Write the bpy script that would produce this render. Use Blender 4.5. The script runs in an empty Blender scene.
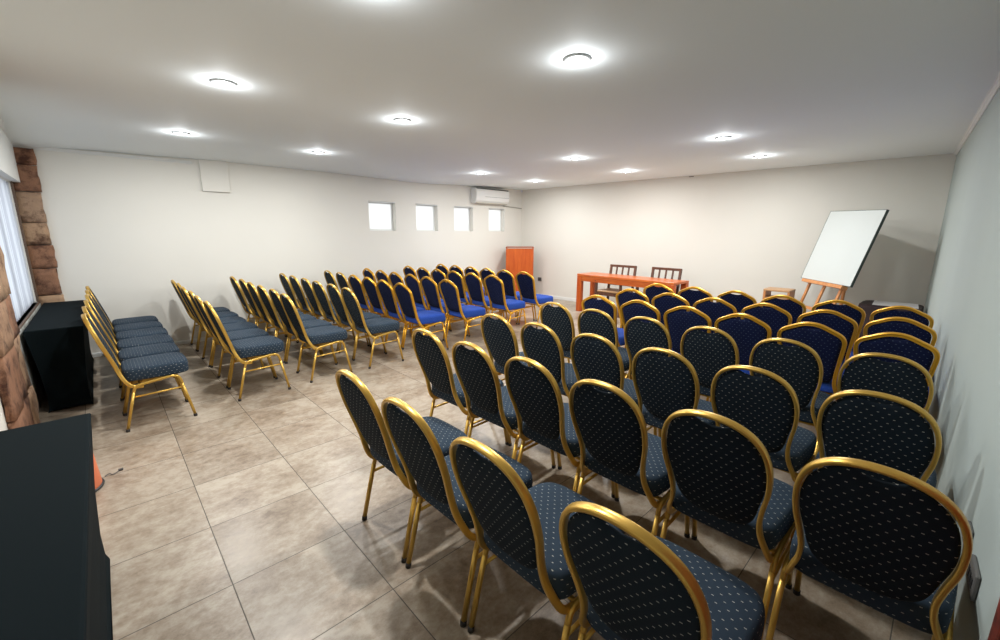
import bpy, math, random
from mathutils import Vector, Matrix
random.seed(7)
C = bpy.context.scene.collection
PI = math.pi

# ------------------------------------------------------------------ helpers
def link(name, verts, faces, mat, parent=None, smooth=True, mats=None, fm=None):
    me = bpy.data.meshes.new(name)
    me.from_pydata([tuple(v) for v in verts], [], faces)
    if mats:
        for m in mats: me.materials.append(m)
        if fm: me.polygons.foreach_set('material_index', fm)
    elif mat: me.materials.append(mat)
    me.polygons.foreach_set('use_smooth', [smooth] * len(me.polygons))
    me.validate(); me.update()
    o = bpy.data.objects.new(name, me); C.objects.link(o)
    if parent: o.parent = parent
    return o

class MB:
    def __init__(s): s.v = []; s.f = []
    def add(s, vs, fs):
        n = len(s.v); s.v += [tuple(v) for v in vs]; s.f += [tuple(i + n for i in f) for f in fs]; return s
    def box(s, x0, x1, y0, y1, z0, z1, b=0.0):
        """box with chamfered edges"""
        if b <= 0:
            vs = [(x, y, z) for x in (x0, x1) for y in (y0, y1) for z in (z0, z1)]
            fs = [(0, 1, 3, 2), (4, 6, 7, 5), (0, 4, 5, 1), (2, 3, 7, 6), (0, 2, 6, 4), (1, 5, 7, 3)]
            return s.add(vs, fs)
        vs = []; idx = {}
        for i, x in enumerate((x0, x1)):
            for j, y in enumerate((y0, y1)):
                for k, z in enumerate((z0, z1)):
                    sx = b if i == 0 else -b; sy = b if j == 0 else -b; sz = b if k == 0 else -b
                    idx[i, j, k, 0] = len(vs); vs.append((x, y + sy, z + sz))
                    idx[i, j, k, 1] = len(vs); vs.append((x + sx, y, z + sz))
                    idx[i, j, k, 2] = len(vs); vs.append((x + sx, y + sy, z))
        fs = []
        for i in (0, 1):
            q = [idx[i, j, k, 0] for j, k in ((0, 0), (1, 0), (1, 1), (0, 1))]; fs.append(tuple(q if i else q[::-1]))
            q = [idx[j, i, k, 1] for j, k in ((0, 0), (1, 0), (1, 1), (0, 1))]; fs.append(tuple(q[::-1] if i else q))
            q = [idx[j, k, i, 2] for j, k in ((0, 0), (1, 0), (1, 1), (0, 1))]; fs.append(tuple(q if i else q[::-1]))
        for a in (0, 1):
            for c in (0, 1):
                fs.append((idx[a, c, 0, 0], idx[a, c, 0, 1], idx[a, c, 1, 1], idx[a, c, 1, 0]))
                fs.append((idx[a, 0, c, 0], idx[a, 0, c, 2], idx[a, 1, c, 2], idx[a, 1, c, 0]))
                fs.append((idx[0, a, c, 1], idx[0, a, c, 2], idx[1, a, c, 2], idx[1, a, c, 1]))
                for k in (0, 1): fs.append((idx[a, c, k, 0], idx[a, c, k, 1], idx[a, c, k, 2]))
        return s.add(vs, fs)
    def sweep(s, pts, sec, ref=(1, 0, 0), closed=False, cap=True):
        """sweep a section [(in-plane, along ref)] along points"""
        pts = [Vector(p) for p in pts]; n = len(pts); ref = Vector(ref); vs = []; m = len(sec)
        for i, p in enumerate(pts):
            if closed: t = pts[(i + 1) % n] - pts[i - 1]
            else: t = pts[min(i + 1, n - 1)] - pts[max(i - 1, 0)]
            t.normalize()
            bn = t.cross(ref)
            if bn.length < 1e-4: bn = t.cross(Vector((0, 1, 0.01)))
            bn.normalize(); nn = bn.cross(t).normalized()
            for a, b in sec: vs.append(p + bn * a + nn * b)
        fs = []
        for i in range(n if closed else n - 1):
            for j in range(m):
                k = (j + 1) % m; i2 = (i + 1) % n
                fs.append((i * m + j, i * m + k, i2 * m + k, i2 * m + j))
        if cap and not closed: fs += [tuple(range(m))[::-1], tuple((n - 1) * m + j for j in range(m))]
        return s.add(vs, fs)
    def rod(s, a, b, r, n=10, r2=None):
        a = Vector(a); b = Vector(b); t = (b - a).normalized()
        ref = Vector((0, 0, 1)) if abs(t.z) < .9 else Vector((1, 0, 0))
        x = t.cross(ref).normalized(); y = t.cross(x); vs = []; r2 = r if r2 is None else r2
        for p, rr in ((a, r), (b, r2)):
            for i in range(n):
                q = 2 * PI * i / n; vs.append(p + x * math.cos(q) * rr + y * math.sin(q) * rr)
        fs = [(i, (i + 1) % n, n + (i + 1) % n, n + i) for i in range(n)] + [tuple(range(n))[::-1], tuple(range(n, 2 * n))]
        return s.add(vs, fs)
    def lathe(s, prof, n=28, cx=0, cy=0, cz=0):
        vs = []; fs = []
        for r, z in prof:
            for i in range(n):
                q = 2 * PI * i / n; vs.append((cx + r * math.cos(q), cy + r * math.sin(q), cz + z))
        for k in range(len(prof) - 1):
            for i in range(n):
                j = (i + 1) % n; fs.append((k * n + i, k * n + j, (k + 1) * n + j, (k + 1) * n + i))
        return s.add(vs, fs)
    def build(s, name, mat, parent=None, smooth=False):
        return link(name, s.v, s.f, mat, parent, smooth)

def catmull(P, k=6, closed=False):
    n = len(P); out = []
    rng = range(n if closed else n - 1)
    for i in rng:
        p = [Vector(P[(i + d) % n] if closed else P[max(0, min(n - 1, i + d))]) for d in (-1, 0, 1, 2)]
        for q in range(k):
            t = q / k
            out.append(.5 * ((2 * p[1]) + (p[2] - p[0]) * t + (2 * p[0] - 5 * p[1] + 4 * p[2] - p[3]) * t * t + (3 * p[1] - p[0] - 3 * p[2] + p[3]) * t ** 3))
    if not closed: out.append(Vector(P[-1]))
    return out

def ell(a, b, n=12, e=.75):
    o = []
    for i in range(n):
        q = 2 * PI * i / n; c = math.cos(q); s_ = math.sin(q)
        o.append((a * math.copysign(abs(c) ** e, c), b * math.copysign(abs(s_) ** e, s_)))
    return o

def tag(o, label=None, cat=None, group=None, kind=None):
    if label: o['label'] = label
    if cat: o['category'] = cat
    if group: o['group'] = group
    if kind: o['kind'] = kind
    return o

def thing(name, loc=(0, 0, 0), rz=0, label=None, cat=None, group=None):
    o = bpy.data.objects.new(name, None); C.objects.link(o)
    o.empty_display_size = .1
    o.location = loc; o.rotation_euler = (0, 0, rz)
    return tag(o, label, cat, group)

def copy_tree(o, parent=None):
    c = o.copy(); C.objects.link(c)
    if parent: c.parent = parent
    for ch in [x for x in KIDS.get(o.name, [])]:
        copy_tree(ch, c)
    return c
KIDS = {}
def index_kids(o):
    KIDS[o.name] = [x for x in bpy.data.objects if x.parent == o]
    for x in KIDS[o.name]: index_kids(x)

# ------------------------------------------------------------------ materials
def mat(name, col=(.5, .5, .5), rough=.5, metal=0., **kw):
    m = bpy.data.materials.new(name); m.use_nodes = True
    b = m.node_tree.nodes['Principled BSDF']
    b.inputs['Base Color'].default_value = (*col, 1)
    b.inputs['Roughness'].default_value = rough
    b.inputs['Metallic'].default_value = metal
    for k, v in kw.items(): b.inputs[k.replace('_', ' ')].default_value = v
    return m
class G:
    def __init__(s, m): s.t = m.node_tree; s.n = s.t.nodes; s.l = s.t.links; s.b = s.n['Principled BSDF']
    def N(s, typ, **kw):
        n = s.n.new(typ)
        for k, v in kw.items():
            if isinstance(k, str) and hasattr(n, k): setattr(n, k, v)
        return n
    def put(s, sock, v):
        if hasattr(v, 'is_linked') or hasattr(v, 'links'): s.l.new(v, sock)
        else: sock.default_value = v
    def M(s, op, a, b=0., c=None):
        n = s.n.new('ShaderNodeMath'); n.operation = op; s.put(n.inputs[0], a); s.put(n.inputs[1], b)
        if c is not None: s.put(n.inputs[2], c)
        return n.outputs[0]
    def coord(s, kind='Object'): return s.n.new('ShaderNodeTexCoord').outputs[kind]
    def xyz(s, v):
        n = s.n.new('ShaderNodeSeparateXYZ'); s.l.new(v, n.inputs[0]); return n.outputs
    def noise(s, vec, scale, detail=4, rough=.55):
        n = s.n.new('ShaderNodeTexNoise'); s.l.new(vec, n.inputs['Vector'])
        n.inputs['Scale'].default_value = scale; n.inputs['Detail'].default_value = detail; n.inputs['Roughness'].default_value = rough
        return n.outputs['Fac']
    def ramp(s, f, stops):
        n = s.n.new('ShaderNodeValToRGB'); s.l.new(f, n.inputs[0]); e = n.color_ramp.elements
        while len(e) < len(stops): e.new(.5)
        for k, (p, c) in enumerate(stops): e[k].position = p; e[k].color = (*c, 1) if len(c) == 3 else c
        return n.outputs[0]
    def mix(s, f, a, b, mode='MIX'):
        n = s.n.new('ShaderNodeMix'); n.data_type = 'RGBA'; n.blend_type = mode
        s.put(n.inputs[0], f); s.put(n.inputs[6], a if not isinstance(a, tuple) else (*a, 1)); s.put(n.inputs[7], b if not isinstance(b, tuple) else (*b, 1))
        return n.outputs[2]
    def bump(s, h, strength=.2, dist=.01):
        n = s.n.new('ShaderNodeBump'); s.l.new(h, n.inputs['Height']); n.inputs['Strength'].default_value = strength; n.inputs['Distance'].default_value = dist
        s.l.new(n.outputs[0], s.b.inputs['Normal'])
    def color(s, c): s.l.new(c, s.b.inputs['Base Color'])

def plaster(name, col, var=.04, bump=.05):
    m = mat(name, col, .75); g = G(m); v = g.coord()
    f = g.noise(v, .8, 3)
    c2 = tuple(max(0, c * (1 - var * 2)) for c in col)
    g.color(g.mix(f, col, c2)); g.bump(g.noise(v, 90, 3), bump, .003)
    return m

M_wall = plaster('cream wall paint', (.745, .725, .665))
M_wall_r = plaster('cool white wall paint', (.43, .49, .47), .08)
M_ceil = plaster('matt ceiling paint', (.86, .90, .905), .02)
M_trim = mat('white trim paint', (.74, .75, .73), .5)
M_black = mat('fitted black cloth', (.005, .009, .011), .9, Specular_IOR_Level=.08)
g = G(M_black); g.bump(g.noise(g.coord(), 300, 2), .1, .002)
M_dark = mat('black plastic', (.02, .02, .022), .4)
M_rub = mat('dark rubber', (.03, .025, .02), .7)

def floor_mat():
    m = mat('greige porcelain tile', (.4, .35, .3), .3); g = G(m)
    x, y, z = g.xyz(g.coord())
    T = .5; X0 = .228; Y0 = 2.942 - 2.5
    u = g.M('DIVIDE', g.M('ADD', x, -X0 + 20), T); v = g.M('DIVIDE', g.M('ADD', y, -Y0 + 20), T)
    fu = g.M('FRACT', u); fv = g.M('FRACT', v)
    du = g.M('MINIMUM', fu, g.M('SUBTRACT', 1., fu)); dv = g.M('MINIMUM', fv, g.M('SUBTRACT', 1., fv))
    d = g.M('MINIMUM', du, dv)
    grout = g.M('LESS_THAN', d, .0042)
    cell = g.n.new('ShaderNodeCombineXYZ'); g.l.new(g.M('FLOOR', u), cell.inputs[0]); g.l.new(g.M('FLOOR', v), cell.inputs[1])
    wn = g.n.new('ShaderNodeTexWhiteNoise'); wn.noise_dimensions = '3D'; g.l.new(cell.outputs[0], wn.inputs['Vector'])
    off = g.n.new('ShaderNodeVectorMath'); off.operation = 'MULTIPLY_ADD'
    g.l.new(wn.outputs['Color'], off.inputs[0]); off.inputs[1].default_value = (9, 9, 9); g.l.new(g.coord(), off.inputs[2])
    vec = off.outputs[0]
    st = g.n.new('ShaderNodeVectorMath'); st.operation = 'MULTIPLY'; g.l.new(vec, st.inputs[0]); st.inputs[1].default_value = (1, 1.25, 1)
    n1 = g.noise(st.outputs[0], 2.2, 8, .65); n2 = g.noise(st.outputs[0], 16, 8, .75)
    n = g.M('ADD', g.M('MULTIPLY', n1, .5), g.M('MULTIPLY', n2, .5))
    c = g.ramp(n, [(.37, (.175, .126, .085)), (.47, (.29, .228, .168)), (.58, (.41, .352, .28))])
    tone = g.M('ADD', g.M('MULTIPLY', wn.outputs['Value'], .16), .92)
    tc = g.n.new('ShaderNodeCombineColor')
    for k in range(3): g.l.new(tone, tc.inputs[k])
    c = g.mix(1., c, tc.outputs[0], 'MULTIPLY')
    g.color(g.mix(grout, c, (.10, .085, .07)))
    r = g.M('ADD', g.M('MULTIPLY', n2, .22), .22)
    g.l.new(g.M('MAXIMUM', r, g.M('MULTIPLY', grout, .8)), g.b.inputs['Roughness'])
    h = g.M('ADD', g.M('MULTIPLY', g.M('SUBTRACT', 1., grout), 1.), g.M('MULTIPLY', n2, .25))
    g.bump(h, .25, .003)
    return m
M_floor = floor_mat()

def fabric(name, col, col2, axis, dot=(.55, .55, .5), sheen=.5, spec=.2):
    """dark upholstery with a staggered grid of small pale dashes"""
    m = mat(name, col, .85, Sheen_Weight=sheen, Specular_IOR_Level=spec); g = G(m)
    m.node_tree.nodes['Principled BSDF'].inputs['Sheen Tint'].default_value = (.6, .75, 1, 1)
    x, y, z = g.xyz(g.coord())
    a = y; b = z
    if axis == 'seat':
        nx_, ny_, nz_ = g.xyz(g.coord('Normal'))
        side = g.M('GREATER_THAN', g.M('ABSOLUTE', ny_), .65); top = g.M('GREATER_THAN', g.M('ABSOLUTE', nz_), .6)
        a = g.M('ADD', y, g.M('MULTIPLY', side, g.M('SUBTRACT', x, y)))
        b = g.M('ADD', z, g.M('MULTIPLY', top, g.M('SUBTRACT', x, z)))
    row = g.M('DIVIDE', g.M('ADD', b, 5.), .0205)
    par = g.M('MULTIPLY', g.M('FRACT', g.M('MULTIPLY', g.M('FLOOR', row), .5)), 1.)
    u = g.M('ADD', g.M('DIVIDE', g.M('ADD', a, 5.), .033), par)
    fu = g.M('ABSOLUTE', g.M('SUBTRACT', g.M('FRACT', u), .5)); fv = g.M('ABSOLUTE', g.M('SUBTRACT', g.M('FRACT', row), .5))
    du = g.M('LESS_THAN', fu, .10); dv = g.M('LESS_THAN', fv, .062)
    d = g.M('MULTIPLY', du, dv)
    n = g.noise(g.coord(), 9, 4)
    c = g.mix(n, col, col2)
    g.color(g.mix(g.M('MULTIPLY', d, .6), c, dot))
    g.bump(g.M('ADD', g.noise(g.coord(), 500, 2), g.M('MULTIPLY', d, .8)), .25, .0015)
    return m
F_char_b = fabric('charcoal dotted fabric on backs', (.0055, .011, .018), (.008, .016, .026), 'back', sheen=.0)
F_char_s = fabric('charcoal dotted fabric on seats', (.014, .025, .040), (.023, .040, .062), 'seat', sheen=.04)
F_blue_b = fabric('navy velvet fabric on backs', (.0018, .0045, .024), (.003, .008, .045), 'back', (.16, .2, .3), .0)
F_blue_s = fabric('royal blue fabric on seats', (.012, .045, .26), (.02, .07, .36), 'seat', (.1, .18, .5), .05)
M_gold = mat('pale gold paint', (.62, .385, .08), .28, .65)
M_gold2 = mat('orange gold paint', (.80, .41, .035), .3, .65)
for m_ in (M_gold, M_gold2):
    g = G(m_); g.l.new(g.M('ADD', g.M('MULTIPLY', g.noise(g.coord(), 12, 4), .25), .2), g.b.inputs['Roughness'])

def wood(name, c1, c2, rough=.4, axis=2, scale=9):
    m = mat(name, c1, rough); g = G(m)
    mp = g.n.new('ShaderNodeMapping'); g.l.new(g.coord(), mp.inputs[0])
    sc = [scale, scale, scale]; sc[axis] = scale * .12; mp.inputs['Scale'].default_value = sc
    f = g.noise(mp.outputs[0], 3., 6, .6)
    g.color(g.ramp(f, [(.3, c1), (.7, c2)])); g.bump(f, .05, .002)
    return m
W_orange = wood('orange stained wood', (.42, .062, .008), (.58, .125, .018), .35)
W_orange_y = wood('orange stained wood lengthwise', (.45, .085, .014), (.64, .17, .035), .3, 1)
W_brown = wood('dark brown wood', (.075, .03, .018), (.14, .06, .035), .4)
W_tan = wood('tan wood', (.42, .23, .11), (.55, .33, .17), .45, 1)
W_easel = wood('light orange easel wood', (.50, .19, .06), (.62, .28, .10), .45)

def stone_mat():
    m = mat('rough reddish stone', (.3, .2, .15), .9); g = G(m)
    geo = g.n.new('ShaderNodeNewGeometry')
    f = g.noise(g.coord(), 6, 8, .7)
    base = g.ramp(geo.outputs['Random Per Island'], [(0, (.30, .15, .085)), (.35, (.24, .12, .07)), (.65, (.40, .26, .16)), (1, (.30, .20, .14))])
    dk = g.ramp(f, [(.35, (.25, .18, .16)), (.5, (1, 1, 1)), (.75, (1.25, 1.2, 1.1))])
    g.color(g.mix(1., base, dk, 'MULTIPLY')); g.bump(g.noise(g.coord(), 14, 8, .7), .8, .02)
    return m
M_stone = stone_mat()
M_dirty = mat('stained white plaster', (.6, .6, .57), .8)
g = G(M_dirty); g.color(g.ramp(g.noise(g.coord(), 5, 8, .7), [(.35, (.20, .19, .16)), (.5, (.52, .53, .50)), (.7, (.66, .67, .64))]))
M_white = mat('white plastic', (.78, .78, .76), .35)
M_sock = mat('grey socket plate', (.12, .115, .11), .4)
M_board = mat('glossy whiteboard', (.57, .61, .60), .25)
M_frame_dk = mat('dark green board edge', (.03, .045, .04), .5)
M_cloth = mat('dark maroon cloth', (.020, .006, .007), .7)
M_pale = mat('pale sheet white', (.75, .73, .74), .6)
M_orange = mat('salmon orange plastic', (.62, .17, .075), .5)
M_redw = mat('dark red paint', (.16, .025, .015), .6)
g = G(M_redw); g.color(g.ramp(g.noise(g.coord(), 25, 6, .7), [(.35, (.06, .012, .01)), (.6, (.22, .035, .02))]))

def translucent(name, col, tr=.75, stripes=None):
    m = bpy.data.materials.new(name); m.use_nodes = True; t = m.node_tree; t.nodes.clear()
    o = t.nodes.new('ShaderNodeOutputMaterial'); a = t.nodes.new('ShaderNodeBsdfTranslucent'); d = t.nodes.new('ShaderNodeBsdfDiffuse'); mx = t.nodes.new('ShaderNodeMixShader')
    a.inputs[0].default_value = (*col, 1); d.inputs[0].default_value = (*col, 1); mx.inputs[0].default_value = tr
    t.links.new(d.outputs[0], mx.inputs[1]); t.links.new(a.outputs[0], mx.inputs[2]); t.links.new(mx.outputs[0], o.inputs[0])
    if stripes:
        tc = t.nodes.new('ShaderNodeTexCoord'); w = t.nodes.new('ShaderNodeTexWave'); w.bands_direction = stripes
        w.inputs['Scale'].default_value = 6; w.inputs['Distortion'].default_value = 1.5; w.inputs['Detail'].default_value = 3
        t.links.new(tc.outputs['Object'], w.inputs['Vector'])
        r = t.nodes.new('ShaderNodeValToRGB'); r.color_ramp.elements[0].color = (col[0] * .75, col[1] * .75, col[2] * .78, 1); r.color_ramp.elements[1].color = (*col, 1)
        t.links.new(w.outputs['Fac'], r.inputs[0]); t.links.new(r.outputs[0], a.inputs[0]); t.links.new(r.outputs[0], d.inputs[0])
    return m
M_sheer = translucent('sheer white curtain', (.60, .64, .70), .8, 'Y')
M_frost = translucent('frosted pane', (.9, .9, .9), .85)

# ------------------------------------------------------------------ room shell
H = 2.5
XW = -.57                                   # wall with the large window
def yN(x): return 7.034 + .0293 * x         # long left wall
def xE(y): return 7.964 - .0581 * y         # back wall
def yS(x): return .152 - .0581 * (7.955 - x)  # right wall
NE = (7.542, 7.255); SE = (7.955, .152); SW = (XW, yS(XW)); NW = (XW, yN(XW))

def solve_corner():
    y = 7.2
    for _ in range(20): y = yN(xE(y))
    return (xE(y), y)
NE = solve_corner()

def wall(name, p0, p1, z0, z1, thick, holes, material):
    """wall from p0 to p1, room on its left side; holes = [(u0,u1,z0,z1)] cut right through"""
    p0 = Vector((*p0, 0)); p1 = Vector((*p1, 0)); d = (p1 - p0); L = d.length; d.normalize(); nrm = Vector((d.y, -d.x, 0))
    us = sorted({0, L, *[h[0] for h in holes], *[h[1] for h in holes]}); zs = sorted({z0, z1, *[h[2] for h in holes], *[h[3] for h in holes]})
    mb = MB()
    def P(u, z, t): return p0 + d * u + nrm * t + Vector((0, 0, z))
    for i in range(len(us) - 1):
        for j in range(len(zs) - 1):
            uc = (us[i] + us[i + 1]) / 2; zc = (zs[j] + zs[j + 1]) / 2
            if any(h[0] < uc < h[1] and h[2] < zc < h[3] for h in holes): continue
            for t, fl in ((0, 0), (thick, 1)):
                q = [P(us[i], zs[j], t), P(us[i + 1], zs[j], t), P(us[i + 1], zs[j + 1], t), P(us[i], zs[j + 1], t)]
                mb.add(q if not fl else q[::-1], [(0, 1, 2, 3)])
    for h in [(0, L, z0, z1)] + holes:
        a, b, c, e = h
        for (u1, w1), (u2, w2) in (((a, c), (b, c)), ((b, c), (b, e)), ((b, e), (a, e)), ((a, e), (a, c))):
            mb.add([P(u1, w1, 0), P(u2, w2, 0), P(u2, w2, thick), P(u1, w1, thick)], [(0, 1, 2, 3)])
    o = mb.build(name, material); tag(o, kind='structure')
    return P
TH = .22
# left wall runs NW -> NE with the room on its right, so it is built NE -> NW
Lw = math.hypot(NE[0] - NW[0], NE[1] - NW[1])
wins = [(3.55, 4.085), (4.53, 5.04), (5.46, 5.98), (6.45, 6.95)]
k_ = math.hypot(1, .0293)
def uL(x): return (NE[0] - x) * k_
holesN = [(uL(b), uL(a), 1.535, 2.05) for a, b in wins]
PN = wall('wall_left', NE, NW, -.02, 2.62, TH, holesN, M_wall)
PE = wall('wall_back', SE, NE, -.02, 2.62, TH, [], M_wall)
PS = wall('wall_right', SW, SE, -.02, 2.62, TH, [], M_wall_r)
Lww = NW[1] - SW[1]
def uW(y): return NW[1] - y
WY0, WY1, WZ0, WZ1 = 4.83, 6.86, .74, 2.02
PW = wall('wall_near', NW, SW, -.02, 2.62, TH, [(uW(WY1), uW(WY0), WZ0, WZ1)], M_wall)

fl = MB().add([(XW - .25, SW[1] - .25, 0), (8.3, SW[1] - .25, 0), (8.3, 7.6, 0), (XW - .25, 7.6, 0)], [(0, 1, 2, 3)])
fl.add([(XW - .25, SW[1] - .25, -.12), (8.3, SW[1] - .25, -.12), (8.3, 7.6, -.12), (XW - .25, 7.6, -.12)], [(3, 2, 1, 0)])
tag(fl.build('floor', M_floor), kind='structure')

kx = [-.57, .33, 1.48, 2.74, 4.59, 5.8, 7.3, 8.3]; kd = [.098, .066, .045, .045, .072, .03, .0, 0]
def drop(x):
    x = max(kx[0], min(kx[-1], x))
    for i in range(len(kx) - 1):
        if x <= kx[i + 1]:
            t = (x - kx[i]) / (kx[i + 1] - kx[i]); t = t * t * (3 - 2 * t)
            return kd[i] + (kd[i + 1] - kd[i]) * t
def zc(x, y):
    t = max(0, min(1, (y - 5.95) / 1.1)); return H - drop(x) * t * t * (3 - 2 * t)
nx, ny = 70, 60; vs = []; fs = []
for i in range(nx + 1):
    for j in range(ny + 1):
        x = XW - .2 + (8.3 - XW + .2) * i / nx; y = SW[1] - .2 + (7.6 - SW[1] + .2) * j / ny; vs.append((x, y, zc(x, y)))
for i in range(nx):
    for j in range(ny):
        a = i * (ny + 1) + j; fs.append((a, a + 1, a + ny + 2, a + ny + 1))
n0 = len(vs); x0_, x1_, y0_, y1_ = XW - .2, 8.3, SW[1] - .2, 7.6
vs += [(x0_, y0_, 2.66), (x1_, y0_, 2.66), (x1_, y1_, 2.66), (x0_, y1_, 2.66)]; fs.append((n0, n0 + 1, n0 + 2, n0 + 3))
tag(link('ceiling', vs, fs, M_ceil), kind='structure')

# cornices (small stepped plaster profile)
def cornice(name, p0, p1, s=1.0, z=H):
    p0 = Vector((*p0, z)); p1 = Vector((*p1, z)); d = (p1 - p0).normalized(); n = Vector((-d.y, d.x, 0))
    prof = [(0, 0), (.055, 0), (.055, -.008), (.044, -.012), (.040, -.024), (.026, -.034), (.018, -.046), (.012, -.05), (.012, -.058), (0, -.058)]
    prof = [(a * s, b * s) for a, b in prof]; mb = MB(); m = len(prof)
    v = [p + n * a + Vector((0, 0, b)) for p in (p0, p1) for a, b in prof]
    mb.add(v, [(i, (i + 1) % m, m + (i + 1) % m, m + i) for i in range(m)] + [tuple(range(m))[::-1], tuple(range(m, 2 * m))])
    return tag(mb.build(name, M_trim), kind='structure')
cornice('trim_1', SW, SE, .6)
cornice('trim_2', (XW + .06, 7.0), (XW + .06, SW[1]), .75, H - .001)
cornice('trim_3', (1.05, yN(1.05)), (XW, yN(XW)), .55, 2.415)
def base(name, p0, p1, h=.07):
    p0 = Vector((*p0, 0)); p1 = Vector((*p1, 0)); d = (p1 - p0).normalized(); n = Vector((-d.y, d.x, 0)); mb = MB()
    prof = [(0, 0), (.012, 0), (.012, h - .01), (.006, h), (0, h)]; m = len(prof)
    v = [p + n * a + Vector((0, 0, b)) for p in (p0, p1) for a, b in prof]
    mb.add(v, [(i, (i + 1) % m, m + (i + 1) % m, m + i) for i in range(m)] + [tuple(range(m))[::-1], tuple(range(m, 2 * m))])
    tag(mb.build(name, M_trim), kind='structure')
base('baseboard_back', SE, NE); base('baseboard_left', NE, (-.35, yN(-.35)), .05)

# boxed bulkheads
mb = MB().box(XW, XW + .06, 4.6, 7.0, 2.02, H - .001); tag(mb.build('trim_4', M_trim), kind='structure')      # blind box over the window
mb = MB().box(1.13, 1.455, yN(1.3) - .035, yN(1.3) + .02, 2.045, 2.5, .003); tag(mb.build('trim_5', M_wall), kind='structure')

# small windows in the left wall
for n, (a, b) in enumerate(wins):
    yy = yN((a + b) / 2)
    r = thing('window_%d' % (n + 1), ((a + b) / 2, yy, 1.79)); r.rotation_euler.z = math.atan(.0293); tag(r, kind='structure')
    w = (b - a) / 2 - .002; h = .2575 - .002
    m1 = MB()
    for x0, x1, z0, z1 in ((-w, -w + .028, -h, h), (w - .028, w, -h, h), (-w + .028, w - .028, h - .028, h), (-w + .028, w - .028, -h, -h + .028)):
        m1.box(x0, x1, .10, .135, z0, z1, .003)
    m1.build('window_frame', M_trim, r)
    MB().box(-w + .026, w - .026, .112, .118, -h + .026, h - .026).build('window_pane', M_frost, r)
    MB().box(-w, w, -.004, .10, h - .012, h).build('lintel_strip', M_trim, r)

# large window with sheer curtain
r = thing('window_5', (XW, (WY0 + WY1) / 2, 0)); tag(r, kind='structure')
hw = (WY1 - WY0) / 2
mb = MB()
M_wf = mat('brown aluminium frame', (.12, .075, .05), .5, .3)
for y0, y1, z0, z1 in ((-hw + .002, -hw + .03, WZ0, WZ1), (hw - .03, hw - .002, WZ0, WZ1), (-hw + .03, hw - .03, WZ0 + .002, WZ0 + .03), (-hw + .03, hw - .03, WZ1 - .03, WZ1 - .002), (-.02, .02, WZ0 + .03, WZ1 - .03)):
    mb.box(-.10, -.06, y0, y1, z0, z1, .003)
mb.build('window_frame', M_wf, r)
MB().box(-.012, .012, hw + .0, hw + .03, WZ0, WZ1, .004).build('side_trim', M_wf, r)
vs = []; fs = []; n = 150
for i in range(n + 1):
    y = -hw + .01 + (2 * hw - .02) * i / n; xo = -.03 + .008 * math.sin(i * .9) + .005 * math.sin(i * 2.3)
    vs += [(xo, y, WZ0 + .01), (xo, y, WZ1 - .01)]
fs = [(2 * i, 2 * i + 2, 2 * i + 3, 2 * i + 1) for i in range(n)]
link('curtain', vs, fs, M_sheer, r)

# stone pillars
def stones(name, blocks, parent=None):
    mb = MB(); rnd = random.Random(3)
    for (x0, x1, y0, y1, z0, z1) in blocks:
        j = lambda: rnd.uniform(-.008, .008)
        nU = 4
        # subdivided, jittered block
        vs = {}; V = []
        def vid(a, b, c):
            k = (a, b, c)
            if k not in vs:
                e = sum(1 for q in k if q in (0, nU)); sh = .006 if e > 1 else 0
                x = x0 + (x1 - x0) * a / nU; y = y0 + (y1 - y0) * b / nU; z = z0 + (z1 - z0) * c / nU
                cx, cy, cz = (x0 + x1) / 2, (y0 + y1) / 2, (z0 + z1) / 2
                x += (cx - x) * sh * 4 + j(); y += (cy - y) * sh * 1.5 + j(); z += (cz - z) * sh * 2 + j() * .6
                vs[k] = len(V); V.append((x, y, z))
            return vs[k]
        F = []
        for p in range(nU):
            for q in range(nU):
                for s_, fl_ in ((0, 1), (nU, 0)):
                    for ax in range(3):
                        def K(u, v):
                            l = [u, v]; l.insert(ax, s_); return vid(*l)
                        f = (K(p, q), K(p + 1, q), K(p + 1, q + 1), K(p, q + 1))
                        F.append(f if (fl_ == 0) == (ax != 1) else f[::-1])
        mb.add(V, F)
    return mb.build(name, M_stone, parent, True)
rnd = random.Random(11)
bl = []; z = 0.
hs = [.27, .31, .22, .30, .26, .24, .33, .28, .25]
for h_ in hs:
    z1 = min(z + h_, 2.385)
    bl.append((XW + .002, XW + .20 + rnd.uniform(-.012, .008), yN(-.45) - .06 + rnd.uniform(-.01, .01), yN(-.45) + .01, z + .004, z1 - .004)); z = z1
    if z >= 2.38: break
tag(stones('trim_6', bl), kind='structure')
bl = []; z = 0
for h_ in (.33, .42, .30, .38, .35, .3, .35):
    z1 = min(z + h_, 2.40); yb = 4.5 + rnd.uniform(-.12, .12)
    bl.append((XW + .002, XW + .045 + rnd.uniform(-.012, .012), yb + .004, 4.82 + rnd.uniform(-.02, .01), z + .004, z1 - .004))
    bl.append((XW + .002, XW + .05 + rnd.uniform(-.012, .012), 3.9, yb - .004, z + .004, z1 - .004)); z = z1
tag(stones('trim_7', bl), kind='structure')
mb = MB().box(XW, XW + .012, 4.82, 6.95, 0, WZ0 - .02, .004); tag(mb.build('trim_8', M_dirty), kind='structure')     # stained skirting wall under the window
mb = MB().box(XW - .05, XW + .015, 4.97, 6.95, WZ0 - .02, WZ0, .004); tag(mb.build('trim_9', M_wf), kind='structure')

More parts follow.
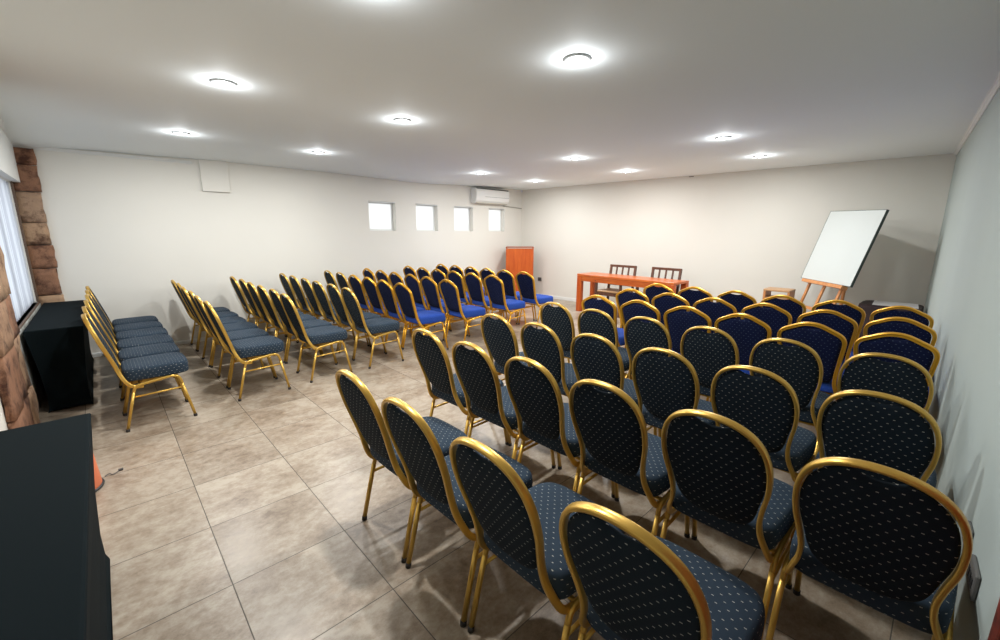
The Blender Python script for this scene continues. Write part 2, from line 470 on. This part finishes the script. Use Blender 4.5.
# ------------------------------------------------------------------ banquet chairs
def xb(z):      # side profile of the back
    P = [(.0, -.06), (.335, -.10), (.345, -.135), (.37, -.168), (.41, -.192), (.48, -.217), (.60, -.252), (.70, -.283), (.80, -.312), (.92, -.348), (1.2, -.43)]
    for i in range(len(P) - 1):
        if z <= P[i + 1][0]:
            t = (z - P[i][0]) / (P[i + 1][0] - P[i][0]); return P[i][1] + (P[i + 1][1] - P[i][1]) * t
    return P[-1][1]

def banquet_chair(style):
    rnd_ = style == 'round'
    gold = M_gold if rnd_ else M_gold2
    r = thing('banquet_chair')
    if rnd_:
        fr = [(.188, .335, -.085), (.188, .34, -.135), (.186, .362, -.168), (.176, .405, -.193), (.160, .46, -.213), (.155, .52, None), (.164, .59, None), (.1755, .65, None), (.180, .71, None), (.176, .77, None), (.157, .828, None), (.121, .870, None), (.066, .896, None), (0, .904, None)]
        pn = [(0, .868), (.035, .874), (.062, .884), (.090, .873), (.122, .850), (.152, .808), (.166, .76), (.171, .71), (.166, .655), (.153, .595), (.141, .54), (.122, .497), (.085, .468), (.04, .457), (0, .455)]
        FB, FS = F_char_b, F_char_s
    else:
        fr = [(.188, .335, -.085), (.188, .34, -.135), (.186, .362, -.168), (.176, .405, -.193), (.163, .46, -.213), (.162, .52, None), (.170, .60, None), (.180, .68, None), (.188, .745, None), (.190, .785, None), (.181, .815, None), (.158, .838, None), (.112, .862, None), (.066, .884, None), (.03, .894, None), (0, .896, None)]
        pn = [(0, .862), (.035, .866), (.062, .872), (.095, .856), (.14, .835), (.164, .812), (.174, .785), (.173, .745), (.165, .68), (.156, .60), (.149, .52), (.138, .482), (.115, .465), (.06, .46), (0, .46)]
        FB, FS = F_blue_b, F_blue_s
    left = [((xb(z) if x is None else x), y, z) for y, z, x in fr]
    path = catmull(left + [(x, -y, z) for x, y, z in left[::-1][1:]], 3)
    if rnd_: sec = ell(.0082, .0138, 12, .6)
    else: sec = [(-.012, -.010), (-.010, -.0135), (-.005, -.0135), (0, -.008), (.005, -.0135), (.010, -.0135), (.012, -.010), (.012, .010), (.010, .0135), (.004, .0135), (-.004, .0135), (-.010, .0135), (-.012, .010)]
    MB().sweep(path, sec, (1, 0, .28)).build('back_frame', gold, r, True)
    # padded back panel
    half = catmull([(a, b, 0) for a, b in pn], 4)
    out = [(p.x, p.y) for p in half] + [(-p.x, p.y) for p in half[::-1][1:-1]]
    n = len(out); zc_ = .68; V = []; F = []
    rings = [(0, .021), (.35, .0205), (.7, .018), (.88, .014), (.965, .008), (1, 0), (.965, -.006), (.88, -.010), (.7, -.012), (.35, -.013), (0, -.013)]
    for k, (q, o) in enumerate(rings):
        if q == 0: V.append((xb(zc_) + o, 0, zc_)); continue
        for (y, z) in out:
            zz = zc_ + (z - zc_) * q; V.append((xb(zz) + o, y * q, zz))
    st = [0]
    for q, o in rings: st.append(st[-1] + (1 if q == 0 else n))
    for k in range(len(rings) - 1):
        a, b = st[k], st[k + 1]
        for i in range(n):
            j = (i + 1) % n
            if rings[k][0] == 0: F.append((a, b + i, b + j))
            elif rings[k + 1][0] == 0: F.append((a + i, b, a + j))
            else: F.append((a + i, b + i, b + j, a + j))
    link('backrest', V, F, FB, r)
    # seat cushion
    so = [(.222, 0), (.221, .07), (.216, .13), (.198, .175), (.155, .200), (.09, .206), (0, .204), (-.09, .199), (-.160, .188), (-.188, .15), (-.194, .07), (-.194, 0)]
    half = catmull([(a, b, 0) for a, b in so], 4)
    out = [(p.x, p.y) for p in half] + [(p.x, -p.y) for p in half[::-1][1:-1]]
    n = len(out); V = []; F = []
    rings = [(0, .386), (.9, .386), (.985, .388), (1, .396), (1.004, .42), (1.003, .447), (.992, .464), (.965, .476), (.90, .483), (.6, .488), (.3, .490), (0, .490)]
    for q, z in rings:
        if q == 0: V.append((.01, 0, z)); continue
        for x, y in out: V.append((.01 + (x - .01) * q, y * q, z))
    st = [0]
    for q, z in rings: st.append(st[-1] + (1 if q == 0 else n))
    for k in range(len(rings) - 1):
        a, b = st[k], st[k + 1]
        for i in range(n):
            j = (i + 1) % n
            if rings[k][0] == 0: F.append((a, b + j, b + i))
            elif rings[k + 1][0] == 0: F.append((a + i, a + j, b))
            else: F.append((a + i, a + j, b + j, b + i))
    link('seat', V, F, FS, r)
    lsec = ell(.0105, .0105, 10, .7)
    for s in (1, -1):
        ys = .200 * s
        MB().sweep(catmull([(-.15, ys, .30), (-.138, ys, .335), (-.11, ys, .352), (-.05, ys, .360), (.04, ys, .372), (.095, ys, .378), (.13, ys, .366), (.146, ys, .335), (.152, ys, .305)], 3), lsec, (0, 1, 0)).build('side_rail', gold, r, True)
        for x0, x1, nm in ((-.15, -.222, 'leg'), (.152, .207, 'leg')):
            lg = MB().sweep([(x0, ys, .302), ((x0 + x1) / 2, ys * 1.006, .16), (x1, ys * 1.012, .014)], lsec, (0, 1, 0)).build('leg', gold, r, True)
            MB().rod((x1 + (x0 - x1) * .02, ys * 1.012, .022), (x1 - (x0 - x1) * .01, ys * 1.012, 0), .0135).build('rubber_foot', M_rub, lg, True)
        MB().rod((-.158, ys, .262), (.16, ys, .272), .0075).build('stretcher', gold, r, True)
    MB().rod((.10, -.2, .372), (.10, .2, .372), .009).rod((-.105, -.2, .353), (-.105, .2, .353), .009).box(-.09, .09, -.17, .17, .372, .388, .004).build('seat_frame', gold, r, False)
    b_ = MB()
    for s in (1, -1): b_.box(-.128, -.085, min(.182 * s, .206 * s), max(.182 * s, .206 * s), .326, .346, .004)
    b_.build('frame_bracket', gold, r)
    index_kids(r)
    return r

CH_round = banquet_chair('round'); CH_blue = banquet_chair('blue')
used = set()
ordn = ['first', 'second', 'third', 'fourth', 'fifth', 'sixth', 'seventh', 'eighth']
PR, PL = .434, .46
# rows: (block, x of the back's top, y of chair nearest the right/near side, count, pitch, blue-from index, row ordinal from rear)
ROWS = [
 ('right', .73, .41, 4, .447, 99), ('right', 1.438, .04, 6, .437, 99), ('right', 2.11, .105, 6, .44, 99), ('right', 2.85, .148, 6, .44, 99),
 ('right', 3.548, .160, 6, .44, 0), ('right', 4.25, .188, 6, .44, 0), ('right', 4.948, .222, 6, .44, 0),
 ('left', -.152, 4.35, 6, .445, 99), ('left', .63, 4.46, 6, .452, 99), ('left', 1.29, 4.51, 6, .447, 99), ('left', 1.93, 4.53, 6, .45, 99),
 ('left', 2.62, 4.576, 6, PL * .97, -4), ('left', 3.29, 4.53, 6, PL, 0), ('left', 4.108, 4.552, 6, PL, 0), ('left', 4.847, 4.617, 6, PL * .97, 0)]
rc = {'right': 0, 'left': 0}
for blk, xt, y0, cnt, pit, bf in ROWS:
    rown = rc[blk]; rc[blk] += 1
    for j in range(cnt):
        # j = 0 is nearest the right wall (right block) / nearest the aisle (left block)
        blue = (j < 4) if bf == -4 else bf == 0
        src = CH_blue if blue else CH_round
        if src in used: o = copy_tree(src)
        else: o = src; used.add(src)
        rnd2 = random.Random(rown * 31 + j * 7 + (5 if blk == 'left' else 0))
        dx = (5 - j) * 0 + rnd2.uniform(-.012, .012); ylim = y0 + j * pit
        o.location = (xt + .345 + dx, ylim, 0); o.rotation_euler = (0, 0, rnd2.uniform(-.012, .012))
        from_aisle = (cnt - 1 - j) if blk == 'right' else j
        kind = 'angular-backed blue' if blue else 'round-backed charcoal'
        last = 7 if blk == 'left' else 6
        rw = 'rear row' if rown == 0 else ('front row' if rown == last else '%s row from rear' % ordn[rown])
        pos = 'at the aisle' if from_aisle == 0 else '%s from the aisle' % ordn[from_aisle]
        o['label'] = '%s banquet chair, %s block, %s, %s' % (kind, blk, rw, pos)
        o['category'] = 'chair'
        o['group'] = '%s banquet chairs in the %s block' % ('blue' if blue else 'charcoal', blk)

# ------------------------------------------------------------------ black covered tables
def covered_table(x0, x1, y0, y1, h, label, tx=.035, seed=1):
    r = random.Random(seed); cx, cy = (x0 + x1) / 2, (y0 + y1) / 2; hx, hy = (x1 - x0) / 2, (y1 - y0) / 2
    V = []; F = []; nl = 14; ns = 10
    def ring(z, inset, sag):
        pts = []
        for sx, sy, ex, ey in ((-1, -1, 1, -1), (1, -1, 1, 1), (1, 1, -1, 1), (-1, 1, -1, -1)):
            for k in range(ns):
                t = k / ns; x = sx + (ex - sx) * t; y = sy + (ey - sy) * t
                c = 4 * t * (1 - t); d = inset + sag * c
                pts.append((cx + x * (hx - (d if abs(x) > .999 or True else 0)), cy + y * (hy - d), z))
        return pts
    prof = [(0, .035), (h * .02, .038), (h * .06, .046), (h * .2, .048), (h * .5, .036), (h * .8, .014), (h * .95, .003), (h * .985, 0), (h * .997, .003), (h, .010)]
    for k, (z, ins) in enumerate(prof):
        sag = .012 * math.sin(PI * z / h); rr = ring(z, ins, sag)
        if k == 0: rr = [(x, y, z + .02 * (4 * ((i % ns) / ns) * (1 - (i % ns) / ns)) ** .5) for i, (x, y, z) in enumerate(rr)]
        V += rr
    n = 4 * ns
    for k in range(len(prof) - 1):
        for i in range(n): j = (i + 1) % n; F.append((k * n + i, k * n + j, (k + 1) * n + j, (k + 1) * n + i))
    F.append(tuple((len(prof) - 1) * n + i for i in range(n)))
    V2 = [(x - cx, y - cy, z) for x, y, z in V]
    o = link('covered_table', V2, F, M_black, None, False); o.location = (cx, cy, 0)
    tag(o, label, 'table'); return o
covered_table(-.535, -.185, 5.02, 6.93, .72, 'black cloth-covered table below the window, behind the rear row of chairs')
covered_table(-.52, -.125, .62, 2.54, .72, 'black cloth-covered table in the near left foreground')

# orange bin behind the near table
r = thing('waste_bin', (-.32, 3.36, 0), 0, 'salmon orange tapered bin with black rims beside the near black table', 'bin')
MB().lathe([(0, .01), (.142, .01), (.144, .02), (.118, .36), (.114, .36), (.135, .03), (0, .03)], 32).build('bin_body', M_orange, r, True)
b_ = MB().sweep([(.146 * math.cos(t * PI / 16), .146 * math.sin(t * PI / 16), .009) for t in range(32)], ell(.008, .008, 8, 1), (0, 0, 1), True)
b_.build('base_ring', M_dark, r, True)
b_ = MB().sweep([(.117 * math.cos(t * PI / 16), .117 * math.sin(t * PI / 16), .365) for t in range(32)], ell(.006, .006, 8, 1), (0, 0, 1), True); b_.build('top_ring', M_dark, r, True)
mb = MB().sweep(catmull([(0, 0, .008), (.03, .02, .012), (.05, -.01, .01), (.08, .015, .008), (.10, .05, .007)], 5), ell(.004, .004, 8, 1), (0, 0, 1)).box(.09, .125, .035, .06, 0, .018, .003)
o = mb.build('cable_end', M_sock, None, True); o.location = (-.165, 3.44, 0); o.scale = (.7, .7, .7); tag(o, 'short grey cable end lying on the tiles beside the orange bin', 'cable')

# ------------------------------------------------------------------ front of the room
# long table
r = thing('long_table', (6.92, 3.95, 0), -.055, 'long orange wooden table in front of the back wall', 'table')
MB().box(-.25, .25, -.99, .99, .695, .735, .004).build('tabletop', W_orange_y, r)
for sx in (-1, 1):
    for sy in (-1, 1):
        MB().box(sx * .25 - (.085 if sx > 0 else 0), sx * .25 + (.085 if sx < 0 else 0), sy * .99 - (.10 if sy > 0 else 0), sy * .99 + (.10 if sy < 0 else 0), 0, .694, .004).build('leg', W_orange, r)
MB().box(-.24, -.215, -.89, .89, .60, .694, .002).build('apron', W_orange_y, r)

def armchair(y, x, label, rz=0):
    r = thing('wooden_armchair', (x, y, 0), rz, label, 'chair', 'wooden armchairs behind the long table')
    w = .255
    for s in (-1, 1):
        MB().sweep([(-.215, s * w, 0), (-.215, s * w, .62)], [(-.02, -.017), (.02, -.017), (.02, .017), (-.02, .017)]).build('leg', W_brown, r)
        MB().sweep([(.20, s * w, 0), (.20, s * w, .44), (.27, s * w, .90)], [(-.018, -.02), (.018, -.02), (.018, .02), (-.018, .02)]).build('leg', W_brown, r)
        MB().box(-.24, .24, s * w - .025, s * w + .025, .621, .645, .004).build('armrest', W_brown, r)
    MB().box(-.227, -.203, -w + .016, w - .016, .37, .43).box(.19, .215, -w + .016, w - .016, .37, .43).build('seat_rail', W_brown, r)
    MB().box(-.23, .20, -w + .022, w - .022, .431, .465, .012).build('seat', W_tan, r)
    MB().box(.245, .285, -w - .02, w + .02, .872, .915, .004).build('top_rail', W_brown, r)
    MB().box(.195, .22, -w + .016, w - .016, .53, .565, .003).build('lower_rail', W_brown, r)
    for k in (-1, 0, 1):
        MB().sweep([(.21, k * .125, .56), (.262, k * .125, .875)], [(-.014, -.008), (.014, -.008), (.014, .008), (-.014, .008)]).build('back_slat', W_brown, r)
    return r
armchair(4.25, 6.95, 'dark wooden slat-back armchair with tan seat, behind the left end of the table')
armchair(3.42, 6.97, 'dark wooden slat-back armchair nearer the right end of the long table', -.05)

# lectern
r = thing('lectern', (6.98, 6.76, 0), 0, 'orange wooden lectern standing in the back left corner', 'lectern')
r.rotation_euler.z = math.radians(44)
MB().box(-.205, -.185, -.285, .285, .03, 1.165, .002).build('front_panel', W_orange, r)
for s in (-1, 1): MB().box(-.21, .19, min(s * .286, s * .308), max(s * .286, s * .308), 0, 1.18, .003).build('side_panel', W_orange, r)
MB().box(-.225, .20, -.312, .312, 1.181, 1.20, .003).build('top_panel', wood('dark reddish wood edge', (.25, .05, .015), (.34, .08, .02), .35, 1), r)  # top panel in a darker, redder wood tone
MB().box(-.184, .19, -.285, .285, .55, .57).build('shelf', W_orange, r)

# whiteboard (pose fitted in real units) and its easel
cy, cz_, ya, le, ro, Wb, Hb = 1.044, 1.340, -.745, .274, -.026, .888, .981
nv = Vector((math.cos(ya) * math.cos(le), math.sin(ya) * math.cos(le), -math.sin(le)))
rv = Vector((math.sin(ya), -math.cos(ya), 0)); uv = rv.cross(nv); uv = -uv if uv.z < 0 else uv
r2 = math.cos(ro) * rv + math.sin(ro) * uv; u2 = -math.sin(ro) * rv + math.cos(ro) * uv
nv = r2.cross(u2); nv = -nv if nv.dot(Vector((1, 0, 0))) < 0 else nv
cb = Vector((7.2, cy, cz_))
def BP(a, b, c): return cb + r2 * a + u2 * b + nv * c
def slab(mb, a0, a1, b0, b1, c0, c1):
    vs = [BP(a, b, c) for a in (a0, a1) for b in (b0, b1) for c in (c0, c1)]
    mb.add(vs, [(0, 1, 3, 2), (4, 6, 7, 5), (0, 4, 5, 1), (2, 3, 7, 6), (0, 2, 6, 4), (1, 5, 7, 3)]); return mb
r = thing('whiteboard', (0, 0, 0), 0, 'large blank whiteboard tilted back on a wooden easel', 'whiteboard')
slab(MB(), -Wb / 2 + .006, Wb / 2 - .006, -Hb / 2 + .006, Hb / 2 - .006, 0, .018).build('board_panel', M_board, r)
mb = MB()
for a0, a1, b0, b1 in ((-Wb / 2, -Wb / 2 + .006, -Hb / 2, Hb / 2), (Wb / 2 - .006, Wb / 2, -Hb / 2, Hb / 2), (-Wb / 2 + .006, Wb / 2 - .006, -Hb / 2, -Hb / 2 + .006), (-Wb / 2 + .006, Wb / 2 - .006, Hb / 2 - .006, Hb / 2)):
    slab(mb, a0, a1, b0, b1, -.001, .032)
mb.build('board_edge', M_frame_dk, r)
e = thing('easel', (cb.x, cb.y, 0), 0, 'orange wooden easel holding up the whiteboard', 'easel')
off = Vector((cb.x, cb.y, 0))
def lslab(a0, a1, b0, b1, c0, c1):
    m = slab(MB(), a0, a1, b0, b1, c0, c1); m.v = [tuple(Vector(v) - off) for v in m.v]; return m
lslab(-.36, .36, -Hb / 2 - .045, -Hb / 2 - .002, -.035, .05).build('ledge', W_easel, e)
zb_ = BP(0, -Hb / 2, .05).z
for a in (-.30, -.02, .27):
    # in-plane legs from above the ledge down to the floor
    top = BP(a, .25 if a == -.02 else -.1, .052); bot = BP(a * 1.0, -Hb / 2 - (zb_ - 0) / u2.z * .985, .052)
    bot.z = .0
    MB().sweep([top - off, bot - off], [(-.018, -.011), (.018, -.011), (.018, .011), (-.018, .011)], nv).build('leg', W_easel, e)
top = BP(.1, .1, .075); MB().sweep([top - off, Vector((7.38, .97, 0)) - off], [(-.018, -.011), (.018, -.011), (.018, .011), (-.018, .011)], nv).build('leg', W_easel, e)
lslab(-.32, .32, -Hb / 2 - .40, -Hb / 2 - .36, .036, .06).build('cross_bar', W_easel, e)

# small tan wooden side table
r = thing('side_table', (7.32, 1.69, 0), 0, 'small open light wood stand beside the easel, against the back wall', 'table')
MB().box(-.16, .16, -.17, .17, .675, .705, .004).build('top_panel', W_tan, r)
for s in (-1, 1): MB().box(-.155, .155, min(s * .168, s * .138), max(s * .168, s * .138), 0, .674, .003).build('side_panel', W_easel, r)
MB().box(-.15, .15, -.137, .137, .56, .58).build('shelf', W_tan, r)
MB().box(.13, .145, -.137, .137, .30, .56).build('back_panel', W_brown, r)

# maroon cloth table in the corner
r = thing('corner_table', (7.22, .44, 0), -.02, 'low table under a dark maroon cloth in the back right corner', 'table')
V = []; F = []; n = 96
prof = [(0, .0), (.35, .0), (.6, .0), (.68, .0), (.692, .0), (.698, .0)]
def rr(t, a, b, e=.35):
    c, s = math.cos(t), math.sin(t); return a * math.copysign(abs(c) ** e, c), b * math.copysign(abs(s) ** e, s)
lv = [(.02, 1.05, .05), (.2, 1.04, .045), (.4, 1.02, .03), (.54, 1.005, .012), (.615, 1.0, .002), (.63, .985, 0), (.636, .95, 0)]
for z, q, am in lv:
    for i in range(n):
        t = 2 * PI * i / n; x, y = rr(t, .30, .295); f = q + am * math.sin(t * 13) + am * .5 * math.sin(t * 7 + 1); V.append((x * f, min(y * f, 1) if y > 0 else max(y * f, -.31), z))
for k in range(len(lv) - 1):
    for i in range(n): j = (i + 1) % n; F.append((k * n + i, k * n + j, (k + 1) * n + j, (k + 1) * n + i))
F.append(tuple((len(lv) - 1) * n + i for i in range(n)))
link('tablecloth', V, F, M_cloth, r, True)
for sx in (-1, 1):
    for sy in (-1, 1): MB().box(sx * .24 - .02, sx * .24 + .02, sy * .23 - .02, sy * .23 + .02, 0, .61).build('leg', W_brown, r)
mb = MB().box(-.20, .24, -.25, .17, .0, .004); o = mb.build('pale_sheet', M_pale); o.location = (7.22, .44, .6375); o.rotation_euler.z = .05  # thin pale sheet covering most of the cloth top
tag(o, 'pale sheet lying on the maroon-covered corner table', 'paper')

# ------------------------------------------------------------------ wall fittings
# air conditioner
xa0, xa1 = 5.93, 6.92; yb = yN((xa0 + xa1) / 2) - .002
r = thing('air_conditioner', ((xa0 + xa1) / 2, yb, 2.13), math.atan(.0293), 'white wall-mounted air conditioner high above the small windows', 'air conditioner')
prof = [(0, 0), (0, .30), (-.13, .30), (-.165, .285), (-.178, .25), (-.178, .11), (-.165, .05), (-.12, .0)]
L2 = (xa1 - xa0) / 2; m = len(prof); V = [(s * L2, a, b) for s in (-1, 1) for a, b in prof]
F = [(i, (i + 1) % m, m + (i + 1) % m, m + i) for i in range(m)] + [tuple(range(m)), tuple(range(m, 2 * m))[::-1]]
link('unit_body', V, F, M_white, r, False)
MB().box(-L2 + .02, L2 - .02, -.168, -.01, .284, .303).build('gap_shadow_strip', M_dark, r)  # dark strip standing in for the shadow gap between unit and ceiling
MB().box(-L2 + .25, L2 - .02, -.182, -.176, .128, .134).build('panel_seam', mat('grey seam', (.25, .25, .24), .5), r)
MB().box(-L2 + .03, L2 - .03, -.150, -.120, -.003, .012).build('air_flap', mat('beige flap', (.5, .46, .38), .5), r)
o = MB().rod((0, 0, 0), (.60, .0, -.03), .008).build('wall_pipe', mat('grey pipe', (.3, .28, .25), .5)); o.location = (6.90, yN(7.2) - .02, 2.105); tag(o, 'thin grey pipe running along the wall beside the air conditioner', 'pipe')

def plate(name, loc, w, h, rz, label, mt=None, hl=2):
    r = thing(name, loc, rz, label, 'socket')
    MB().box(-.012, 0, -w / 2, w / 2, -h / 2, h / 2, .003).build('cover_plate', mt or M_sock, r)
    b = MB()
    for k in range(hl): y = (k - (hl - 1) / 2) * .035; b.box(-.014, -.0121, y - .011, y + .011, -.016, .016)
    b.build('socket_insert', M_dark, r)
    return r
plate('wall_socket', (xE(6.66) - .001, 6.66, .425), .115, .085, -.058, 'small dark socket low on the back wall beside the lectern')
plate('wall_socket', (2.06, yS(2.06) + .001, .49), .085, .075, -PI / 2 + .058, 'dark wall socket on right wall, the farther one of two', None, 3)
plate('wall_socket', (1.85, yS(1.85) + .001, .465), .13, .085, -PI / 2 + .058, 'dark wall socket on right wall, nearer one of two', None, 3)
o = MB().box(-.01, 0, -.04, .04, -.006, .006, .002).build('wall_bracket', M_sock); o.location = (xE(3.35), 3.35, 2.485); tag(o, 'tiny dark bracket high on the back wall just under the ceiling', 'bracket')

# red-brown door in the right wall beside the camera, only its far edge reaches into the frame
r = thing('door_1', (1.0, yS(1.0) + .001, 0), .058); tag(r, kind='structure')
MB().box(-.42, .42, 0, .012, 0, 2.02, .003).build('door_leaf', M_redw, r)
mb = MB()
for a, b, z0, z1 in ((-.49, -.425, 0, 2.09), (.425, .49, 0, 2.09), (-.425, .425, 2.025, 2.09)): mb.box(a, b, 0, .018, z0, z1, .003)
mb.build('door_frame', M_redw, r)
MB().rod((-.35, .012, 1.0), (-.35, .05, 1.0), .009).rod((-.35, .045, 1.0), (-.25, .045, 1.0), .008).build('door_handle', M_dark, r, True)

# ------------------------------------------------------------------ downlights
M_glow = bpy.data.materials.new('lamp glass'); M_glow.use_nodes = True
b = M_glow.node_tree.nodes['Principled BSDF']; b.inputs['Emission Color'].default_value = (.97, .98, 1, 1); b.inputs['Emission Strength'].default_value = 10
M_ring = mat('satin white ring', (.42, .43, .43), .35, .3)
proto = thing('ceiling_light')
MB().lathe([(.078, 0), (.080, -.004), (.074, -.010), (.060, -.011), (.054, -.005), (.053, .0)], 36).build('lamp_ring', M_ring, proto, True)
MB().lathe([(.0005, -.018), (.02, -.017), (.035, -.012), (.043, -.005), (.045, .0)], 28).build('lamp_bulb', M_glow, proto, True)
index_kids(proto)
LP = [(.93, 1.75), (.77, 3.55), (.78, 5.6), (2.17, 1.66), (2.15, 3.57), (2.19, 5.68), (4.95, 1.84), (4.87, 3.69), (4.9, 5.7), (6.45, 1.91), (6.45, 3.84), (6.4, 5.8)]
cols = ['column nearest the window', 'second column from the window', 'third column from the window', 'column nearest the back wall']
pos = ['closest to the right wall', 'middle of three', 'closest to the left wall']
LE = 26
for i, (x, y) in enumerate(LP):
    o = proto if i == 0 else copy_tree(proto)
    o.location = (x, y, zc(x, y) - .0005)
    tag(o, 'lit round ceiling downlight, %s, %s' % (cols[i // 3], pos[i % 3]), 'ceiling light', 'round downlights in the ceiling')
    l = bpy.data.lights.new('lamp_light', 'AREA'); l.shape = 'DISK'; l.size = .10; l.energy = LE; l.color = (.985, .99, .975)
    lo = bpy.data.objects.new('lamp_light', l); C.objects.link(lo); lo.location = (0, 0, -.024); lo.parent = o
    l = bpy.data.lights.new('lamp_spill', 'POINT'); l.energy = LE * .10; l.shadow_soft_size = .02; l.color = (.93, .97, 1)
    lo = bpy.data.objects.new('lamp_spill', l); C.objects.link(lo); lo.location = (0, 0, -.072); lo.parent = o

# ------------------------------------------------------------------ daylight outside
w = bpy.data.worlds.new('World'); bpy.context.scene.world = w; w.use_nodes = True
bg = w.node_tree.nodes['Background']; bg.inputs[0].default_value = (.95, .98, 1, 1); bg.inputs[1].default_value = 1.7

# ------------------------------------------------------------------ camera
f, yaw, pitch, roll, hc = 421.27562, .81522, .20506, .00341, 1.5143
fw = Vector((math.cos(pitch) * math.cos(yaw), math.cos(pitch) * math.sin(yaw), -math.sin(pitch)))
rt = Vector((math.sin(yaw), -math.cos(yaw), 0)); up = rt.cross(fw)
R_ = math.cos(roll) * rt + math.sin(roll) * up; U_ = -math.sin(roll) * rt + math.cos(roll) * up
cam = bpy.data.cameras.new('Camera'); co = bpy.data.objects.new('Camera', cam); C.objects.link(co)
cam.sensor_fit = 'HORIZONTAL'; cam.sensor_width = 36; cam.lens = f / 1000 * 36; cam.clip_start = .02
mtx = Matrix((R_, U_, -fw)).transposed().to_4x4(); mtx.translation = Vector((0, 0, hc)); co.matrix_world = mtx
sc = bpy.context.scene; sc.camera = co
sc.view_settings.view_transform = 'Standard'; sc.view_settings.look = 'None'; sc.view_settings.gamma = 1; sc.view_settings.exposure = .14
sc.view_settings.use_curve_mapping = False
